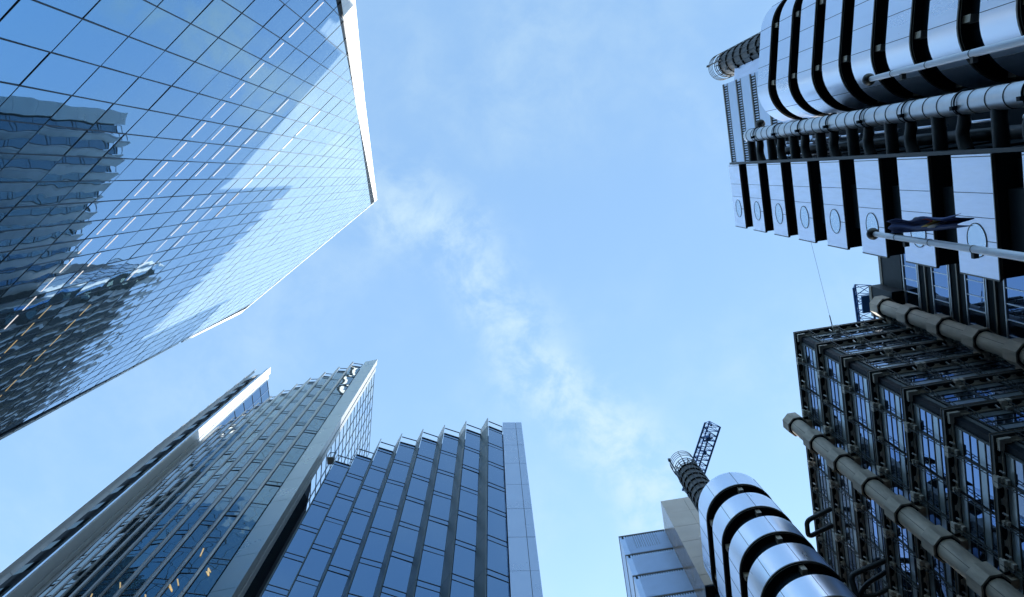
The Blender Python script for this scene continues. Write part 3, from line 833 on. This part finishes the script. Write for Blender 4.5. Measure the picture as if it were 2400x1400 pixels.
# ================================================================== 5. white riser duct with rings and side branches
duct = lthing("riser_duct", "tall pale ringed duct with dark side branches, running up beside the stair tower", "duct", 17.5, 0.1)
s = LB(17.5, 0.1); s.tube([(17.5, 0.1, GZ), (17.5, 0.1, 57.6)], 0.42, 28); s.build("duct_pipe", 'duct', duct)
c = LB(0, 0, 0); c.ring((0, 0, 0), 0.425, 0.022, 0, 28, 6); me = c.mesh("joint_ring", 'seam')
for k in range(44): link("joint_ring", me, duct, (0, 0, 57.0 - 1.06 * k - GZ))
c = LB(0, 0, 0); c.ring((0, 0, 0), 0.47, 0.035, 0, 24, 6, a0=PI * .55, a1=PI * 1.6); c.box(-0.62, -0.42, .05, .2, -.12, .06)
me = c.mesh("pipe_clamp", 'black')
for k in range(12): link("pipe_clamp", me, duct, (0, 0, 55.3 - 4 * k - GZ))
br = LB(0, 0, 0); br.tube([(0, .3, 0), (0, 1.75, 0)], 0.27, 14); b1 = br.mesh("branch_duct", 'branch')
br = LB(0, 0, 0); br.tube([(0, .3, 0), (0, .7, .05), (0, 1.0, .22), (0, 1.3, .22), (0, 1.75, .0)], [.2, .24, .24, .24, .27], 14); b2 = br.mesh("branch_duct", 'branch')
for k in range(13):
    link("branch_duct", b1, duct, (0, 0, 57.35 - 4 * k - GZ)); link("branch_duct", b2, duct, (0, 0, 55.5 - 4 * k - GZ))
# services in the dark slot behind the duct
slot = lthing("service_shaft", "dark service shaft with grey pipe lengths between stair tower and upper round tower", "service shaft", 20, 0.4)
s = LB(20, 0.4); s.box(20.6, 24, -0.2, 2.1, GZ, 52.0); s.build("shaft_wall", 'black', slot)
c = LB(0, 0, 0); c.tube([(0, 0, -1.62), (0, 0, -1.5), (0, 0, 1.5), (0, 0, 1.62)], [.12, .25, .25, .12], 18); me = c.mesh("grey_pipe", 'branch')
for k in range(13): link("grey_pipe", me, slot, (-1.5, 0.97, 53.0 - 4 * k - GZ))
c = LB(0, 0, 0); c.tube([(0, 0, -1.2), (0, 0, 1.2)], .075, 12, 0); c.tube([(0, 0, 1.25), (0, 0, 1.6)], .11, 12, 0); me = c.mesh("steel_pipe", 'stainless')
for k in range(13): link("steel_pipe", me, slot, (-1.45, 0.48, 52.0 - 4 * k - GZ))
s = LB(20, 0.4)
for x, y in ((18.6, .9), (18.9, .6), (19.0, 1.4), (18.8, 1.1), (19.3, .3)): s.beam((x, y, 40), (x, y, 57.5), .05)
for z in (56.5, 54.5, 52.5): s.beam((18.6, .3, z), (18.9, 1.7, z), .06); s.box(18.5, 19.0, .5, .9, z - .9, z - .5)
s.build("shaft_pipework", 'cage', slot)
b = LB(18.2, -0.55, 58); b.ball((18.2, -0.55, 57.2), 0.30); b.beam((18.2, -0.55, 56.95), (18.3, -0.1, 56.4), .06); b.box(17.75, 18.1, -.35, .1, 57.7, 58.2)
o = b.build("vent_cowl", 'ball'); o.location = LW(18.2, -0.55, 58); o.rotation_euler = (0, 0, LA); o["label"] = "black ball shaped vent cowl at the top of the ringed duct"; o["category"] = "vent"; o["kind"] = "thing"

# ================================================================== 6. round service towers banded in stainless steel
def stadium(c1, c2, r, n=26):
    c1, c2 = Vector((*c1, 0)), Vector((*c2, 0)); d = (c2 - c1).normalized(); a0 = math.atan2(d.y, d.x)
    pts = []
    for c, s in ((c1, PI / 2), (c2, -PI / 2)):
        for i in range(n + 1):
            t = a0 + s + PI * i / n
            pts.append((c.x + r * math.cos(t), c.y + r * math.sin(t)))
    return pts
def banded(label, c1, c2, r, ztop, nb, seam_dirs):
    base = ((c1[0] + c2[0]) / 2, (c1[1] + c2[1]) / 2)
    t = lthing("round_service_tower", label, "service tower", *base, group="round banded service towers")
    outer, inner = stadium(c1, c2, r), stadium(c1, c2, r - 0.55)
    s = LB(*base); s.prism(inner, GZ, ztop - .3); s.build("drum_core", 'black', t)
    for k in range(nb):
        z1 = ztop - k * PITCH; z0 = z1 - 2.4
        if z0 < 1: break
        p = LB(*base)
        p.prism(outer, z0, z1, 0, caps=False, smooth=True)
        n = len(outer)
        ring0 = [(q[0], q[1], z0) for q in outer]; ring1 = [(q[0], q[1], z0) for q in inner]
        p.add(ring0 + ring1, [(i, n + i, n + (i + 1) % n, (i + 1) % n) for i in range(n)], 1)
        ring0 = [(q[0], q[1], z1) for q in outer]; ring1 = [(q[0], q[1], z1) for q in inner]
        p.add(ring0 + ring1, [(i, (i + 1) % n, n + (i + 1) % n, n + i) for i in range(n)], 1)
        for q, tq in seam_dirs:
            q = Vector((*q, 0)); tq = Vector((*tq, 0)).normalized()
            nq = Vector((-tq.y, tq.x, 0))
            c = [q - tq * .012 - nq * .012, q + tq * .012 - nq * .012, q + tq * .012 + nq * .012, q - tq * .012 + nq * .012]
            p.prism([(v.x, v.y) for v in c], z0 + .03, z1, 2)
        band = p.build("steel_band", ['stainless', 'dark', 'seam'], t)
        e = LB(*base)       # rolled rim on the lower edge
        rim = stadium(c1, c2, r + .02); rim2 = stadium(c1, c2, r - .05)
        e.prism(rim, z0 - .07, z0 + .03, 0, caps=False)
        a_ = [(q[0], q[1], z0 - .07) for q in rim]; b_ = [(q[0], q[1], z0 - .07) for q in rim2]
        e.add(a_ + b_, [(i, n + i, n + (i + 1) % n, (i + 1) % n) for i in range(n)])
        e.prism(rim2, z0 - .16, z0 - .1, 0, caps=False)
        e.build("band_rim", 'rim', band)
        # small pale bulkhead blocks hanging in the gaps
        for ci, (cc, ang) in enumerate(((c1, None), (c2, None))):
            pass
        for q in bulk_at(c1, c2, r):
            u_ = LB(*base); d = Vector((*q[1], 0)).normalized(); cpos = Vector((*q[0], 0)) - d * .36
            u_.beam((cpos.x, cpos.y, z0 - .62), (cpos.x, cpos.y, z0 - .03), .30, .34, upv=d); u_.build("bulkhead_block", 'bulkhead', band)
    return t
def bulk_at(c1, c2, r):
    c1v, c2v = Vector((*c1, 0)), Vector((*c2, 0)); d = (c2v - c1v).normalized(); nq = Vector((-d.y, d.x, 0))
    if nq.x > 0: nq = -nq
    e1 = (-d * .999).normalized()
    return [((c1v + nq * r)[:2], nq[:2]), ((c1v - d * r)[:2], (-d)[:2]), ((c2v + nq * r)[:2], nq[:2])]
def seams(c1, c2, r, fr=(0.0, .33, .66, 1.0)):
    c1v, c2v = Vector((*c1, 0)), Vector((*c2, 0)); d = (c2v - c1v).normalized(); nq = Vector((-d.y, d.x, 0))
    if nq.x > 0: nq = -nq
    out_ = []
    for f in fr: q = c1v + (c2v - c1v) * f + nq * r; out_.append((q[:2], d[:2]))
    for c, sgn in ((c1v, -1), (c2v, 1)):
        for k in (1, 2, 3):
            t = k * PI / 4 * (1)
            v = nq * math.cos(t) + d * sgn * math.sin(t); out_.append(((c + v * r)[:2], (d * math.cos(t) * sgn - nq * math.sin(t))[:2]))
    return out_
U1, U2, UR = (22.25, -2.82), (22.9, -6.55), 2.45
banded("round tower of broad steel bands beside the ringed duct, a caged vent above it", U1, U2, UR, 62.1, 16, seams(U1, U2, UR))
D1, D2 = (13.6, 26.17), (13.45, 30.2)
banded("round tower of steel bands beside the beige box, with a crane jib behind", D1, D2, UR, 59.0, 16, seams(D1, D2, UR))

# ================================================================== 7. plant rooms
pr = lthing("plant_room", "blue grey louvred plant room in tiers, joined to the beige box", "plant room", 9, 39, "rooftop plant rooms")
for k in range(10):
    z1 = 76.6 - k * PITCH; z0 = z1 - PITCH
    w = LB(9, 39)
    a0, a1, bf = 6.64, 11.0, 35.4
    w.box(a0, a1, bf, 60, z0, z1 - .14, 0)
    n = 44
    for i in range(n):      # corrugation
        x = a0 + .55 + (a1 - a0 - .75) * i / (n - 1) if False else a0 + .5 + (a1 - a0 - .6) * i / (n - 1)
        w.box(x, x + .045, bf - .09, bf, z0, z1 - .55, 0)
    w.box(a0 - .04, a1 - .02, bf - .05, 60, z1 - .14, z1, 1)
    for i in range(18):     # slots under the cap
        x = a0 + .55 + (a1 - a0 - .75) * i / 17
        h = 2.7 if (k == 0 and 3 <= i <= 13) else .28
        w.box(x, x + .10, bf - .045, bf - .036, z1 - .24 - h, z1 - .24, 2)
    w.box(a0 + .2, a0 + .38, bf - .03, bf, z1 - .62, z1 - .22, 2)
    w.build("louvre_tier", ['louvre', 'cap', 'black'], pr)
lo = LB(9, 39); lo.box(6.8, 10.9, 35.6, 59, GZ, 36.5); lo.build("lower_block", 'louvre', pr)

bx = lthing("plant_room", "smooth beige panelled box, between louvres and the round banded tower", "plant room", 13, 35, "rooftop plant rooms")
for k in range(6):
    z1 = 76.5 - 3.01 * k; z0 = max(59.8, z1 - 3.01)
    if z1 - z0 < .3: break
    w = LB(13, 35)
    for x0, x1 in ((11.03, 13.1), (13.12, 14.2), (14.22, 16.5)):
        w.box(x0, x1, 32.5 + random.uniform(-.008, .008), 32.6, z0 + .02, z1 - .02, 0)
    for y0, y1 in ((32.5, 34.0), (34.02, 35.5), (35.52, 40)):
        w.box(11.0, 11.1, y0, y1, z0 + .02, z1 - .02, 0)
    w.build("wall_panel", 'beige', bx)
w = LB(13, 35); w.box(11.05, 16.4, 32.56, 40, 59.75, 76.4); w.box(11.0, 16.5, 32.5, 40, 59.6, 59.74); w.build("box_core", 'dark', bx)
w = LB(13, 35); w.box(11.6, 16, 33.2, 40, GZ, 59.6); w.tube([(11.9, 32.9, 56.8), (13.8, 32.9, 56.8)], .28, 14); w.build("lower_block", 'black', bx)

pu = lthing("plant_room", "pale blue plant room with three louvred bands under the caged vent, beside the ringed duct", "plant room", 24, -1, "rooftop plant rooms")
for k in range(5):
    z1 = 78.2 - k * PITCH; z0 = z1 - PITCH
    w = LB(24, -1)
    w.box(21.9, 30, -4.7, 2.44, z0, z1 - .3, 0)
    w.box(21.84, 30, -4.72, 2.46, z1 - .3, z1, 1)
    for i in range(34):
        y = -4.5 + 6.8 * i / 33
        w.box(21.88, 21.899, y, y + .12, z1 - 1.25, z1 - .35, 2)
    w.box(21.87, 21.9, -4.7, 2.44, z1 - 1.36, z1 - 1.3, 1)
    w.build("louvre_tier", ['louvre', 'cap', 'black'], pu)
w = LB(24, -1); w.prism([(23.2, -6.0), (24.0, -6.1), (24.0, -4.7), (23.0, -4.75)], 60, 78.5); w.build("roof_pod", 'landing', pu)

# ================================================================== 8. caged vent stacks
def vent(label, a, b, r, z0, zb, zt):
    t = lthing("vent_stack", label, "vent stack", a, b, "caged vent stacks", z=z0)
    s = LB(a, b, z0); s.tube([(a, b, z0), (a, b, zb)], r, 28); s.build("stack_body", 'ventskin', t)
    c = LB(0, 0, 0); c.ring((0, 0, 0), r + .05, .07, 0, 28, 6); me = c.mesh("stack_hoop", 'cage')
    z = zb
    while z > z0: link("stack_hoop", me, t, (0, 0, z - z0)); z -= (zb - z0) / 9
    g = LB(a, b, z0)
    for i in range(14):
        an = 2 * PI * i / 14; d = Vector((math.cos(an), math.sin(an), 0)); o_ = Vector((a, b, 0))
        g.beam(o_ + d * (r + .12) + Vector((0, 0, z0)), o_ + d * (r + .12) + Vector((0, 0, zb)), .04)
        g.beam(o_ + d * (r * .25) + Vector((0, 0, zb + (zt - zb) * .35)), o_ + d * (r + .02) + Vector((0, 0, zb + (zt - zb) * .35)), .06)
        g.beam(o_ + d * (r + .02) + Vector((0, 0, zb)), o_ + d * (r + .02) + Vector((0, 0, zb + (zt - zb) * .5)), .05)
    for f, rr in ((.35, .25), (.35, .62), (.35, 1.0), (.17, 1.0), (.5, 1.0)): g.ring((a, b, zb + (zt - zb) * f), r * rr, .035, 0, 28, 6)
    g.build("spoke_cage", 'cage', t)
    h = LB(a, b, z0)
    for f in (.62, .75, .88, 1.0): h.ring((a, b, zb + (zt - zb) * f), r + .12, .025, 0, 32, 6)
    for i in range(6):
        an = 2 * PI * i / 6 + .3; h.beam((a + (r + .12) * math.cos(an), b + (r + .12) * math.sin(an), zb), (a + (r + .12) * math.cos(an), b + (r + .12) * math.sin(an), zt), .04)
    h.build("guard_rail", 'cage', t)
    l = LB(a, b, z0); l.beam((a - r - .1, b - .3, zb - 1), (a - r - .1, b - .3, zt + .3), .09); l.box(a - r - .2, a - r, b - .4, b - .2, zt, zt + .4); l.build("lightning_rod", 'cage', t)
    st = LB(a, b, z0)
    rnd = random.Random(int(a * 7))
    for k in range(9):
        an = PI * .75 + rnd.uniform(-.9, .9); z = z0 + (zb - z0) * rnd.random(); st.box(a + (r + .1) * math.cos(an) - .1, a + (r + .1) * math.cos(an) + .1, b + (r + .1) * math.sin(an) - .1, b + (r + .1) * math.sin(an) + .1, z, z + .5)
    st.build("stack_fittings", 'cage', t)
vent("dark caged vent stack leaning out past the upper round tower, spokes at its top", 24.0, -6.85, 1.12, 62, 82.0, 85.6)
vent("dark caged vent stack behind the lower round tower, beside the blue crane jib", 12.65, 27.3, 0.92, 59, 68.8, 71.9)

# ================================================================== 9. cranes, mast wire
def lattice(mb, p, q, w, h, n, sideways):
    """triangular lattice boom: two heavy lower chords, one upper chord, zigzag braces"""
    p, q = Vector(p), Vector(q); d = q - p; sd = Vector(sideways).normalized(); upv = Vector((0, 0, 1))
    def c(f, i): return p + d * f + (sd * (w / 2 * i) if i else upv * h)
    for i, wd in ((-1, .15), (1, .15), (0, .12)): mb.beam(c(0, i), c(1, i), wd)
    for k in range(n + 1):
        f = k / n
        mb.beam(c(f, -1), c(f, 1), .05); mb.beam(c(f, -1), c(f, 0), .05); mb.beam(c(f, 0), c(f, 1), .05)
        if k < n:
            g = (k + 1) / n; z_ = 1 if k % 2 else -1
            mb.beam(c(f, -z_), c(g, z_), .055); mb.beam(c(f, z_), c(g, 0), .045); mb.beam(c(f, 0), c(g, -z_), .045)
t = lthing("crane", "blue lattice crane jib pointing up past the vent stack of the lower round tower", "crane", 14.6, 33.5, "rooftop cranes", z=66)
jb = LB(14.6, 33.5, 66)
lattice(jb, (14.5, 33.6, 80), (17.55, 27.1, 80), 1.55, 1.2, 14, (0.905, 0.42, 0)); jb.build("jib", 'crane', t)
jb = LB(14.6, 33.5, 66); jb.beam((14.6, 33.5, 66), (14.6, 33.5, 80), .8); jb.build("crane_post", 'crane', t)
jb = LB(14.6, 33.5, 66); jb.beam((15.0, 32.6, 80), (17.2, 27.9, 80), .12); jb.box(16.75, 17.15, 28.2, 28.6, 79.8, 80.4); jb.box(17.3, 17.5, 27.0, 27.2, 79.9, 80.4); jb.box(16.3, 16.6, 29.6, 29.9, 79.8, 80.1); jb.beam((16.5, 28.6, 80), (17.4, 28.4, 80), .12)
jb.build("jib_rigging", 'crane', t)
t = lthing("crane", "short blue lattice crane behind the roof edge of the steel framed office", "crane", 29, 20, "rooftop cranes", z=59)
jb = LB(29, 20, 59)
lattice(jb, (29.2, 13.9, 70), (29.4, 20.5, 70), 1.45, 1.4, 9, (1, 0, 0)); jb.build("jib", 'crane', t)
jb = LB(29, 20, 59); jb.box(28.75, 30.0, 14.55, 16.0, 69.2, 69.35); jb.build("walkway_plate", 'crane', t)
jb = LB(29, 20, 59); jb.beam((29.3, 19.8, 59), (29.3, 19.8, 69.5), .8); jb.build("crane_post", 'crane', t)
wm = LB(22.2, 14.2, 59); wm.beam((22.25, 14.3, 59.0), (22.13, 13.4, 59.02), .06); wm.beam((22.13, 13.4, 59.02), (21.0, 5.0, 59.2), .016)
o = wm.build("stay_wire", 'wire'); o.location = LW(22.2, 14.2, 59); o.rotation_euler = (0, 0, LA); o["label"] = "thin steel stay wire stretched from the roof corner to the stair tower"; o["category"] = "wire"; o["kind"] = "thing"

# ================================================================== 10. flagpoles and flag
def flagpole(label, a, b, zt, r0, r1):
    t = lthing("flagpole", label, "flagpole", a, b, "metal flagpoles")
    s = LB(a, b); s.tube([(a, b, GZ), (a, b, zt * .5), (a, b, zt)], [r0, (r0 + r1) / 2 , r1], 24); s.build("pole_shaft", 'pole', t)
    f = LB(a, b); f.ball((a, b, zt + .08), .145); f.build("ball_finial", 'ball', t)
    for fr in (.945, .87, .79, .70):
        z = zt * fr; rr = r0 + (r1 - r0) * (z - GZ) / (zt - GZ)
        c = LB(a, b); c.ring((a, b, z), rr + .002, .008, 0, 24, 6); c.build("pole_joint", 'seam', t)
    for dz in (1.55, 4.25): LB(a, b).box(a - .05, a + .05, b + r1, b + r1 + .11, zt - dz - .05, zt - dz + .05).build("pole_cleat", 'seam', t)
flagpole("bare metal flagpole with black ball in front of the upper round tower", 9.0, -0.81, 20.0, .115, .062)
flagpole("metal flagpole with black ball in front of the stair tower portholes, carrying a flag", 8.8, 2.78, 20.1, .115, .062)
fl = LB(8.8, 2.78, 17)
rows, cols_ = 22, 12
vs = []
for i in range(rows + 1):
    f = i / rows; z = 19.25 - 3.15 * f
    wdt = 0.27 + 0.07 * math.sin(f * 2.8) + 0.04 * math.sin(f * 13)
    for j in range(cols_ + 1):
        g = j / cols_
        bb = 2.70 - 0.34 * f ** 1.3 - wdt * g * (1 - .25 * f); aa = 8.8 + 0.11 * math.sin(g * 10 + f * 2.5) * (0.5 + f) + 0.07 * math.sin(f * 7)
        vs.append((aa, bb, z + 0.14 * g * (1 if i > rows - 3 else .3) + .05 * math.sin(g * 8)))
fs, ms = [], []
for i in range(rows):
    for j in range(cols_): fs.append((i * (cols_ + 1) + j, i * (cols_ + 1) + j + 1, (i + 1) * (cols_ + 1) + j + 1, (i + 1) * (cols_ + 1) + j))
fl.add(vs, fs, 0, True)
def fpatch(i0, i1, j0, j1, m, off=-.012):
    n0 = []
    for i in range(i0, i1 + 1):
        for j in range(j0, j1 + 1):
            v = vs[i * (cols_ + 1) + j]; n0.append((v[0] + off, v[1] , v[2]))
    w_ = j1 - j0 + 1
    fl.add(n0, [((i) * w_ + j, i * w_ + j + 1, (i + 1) * w_ + j + 1, (i + 1) * w_ + j) for i in range(i1 - i0) for j in range(j1 - j0)], m, True)
fpatch(13, 15, 4, 8, 1); fpatch(15, 17, 3, 6, 2); fpatch(12, 13, 6, 10, 3); fpatch(15, 16, 8, 11, 3)
o = fl.build("flag", ['flag', 'gold', 'crestwhite', 'crestred']); o.location = LW(8.8, 2.78, 17); o.rotation_euler = (0, 0, LA)
o["label"] = "limp navy blue flag with gold and red crest hanging on its pole"; o["category"] = "flag"; o["kind"] = "thing"
sol = o.modifiers.new("thick", 'SOLIDIFY'); sol.thickness = 0.008
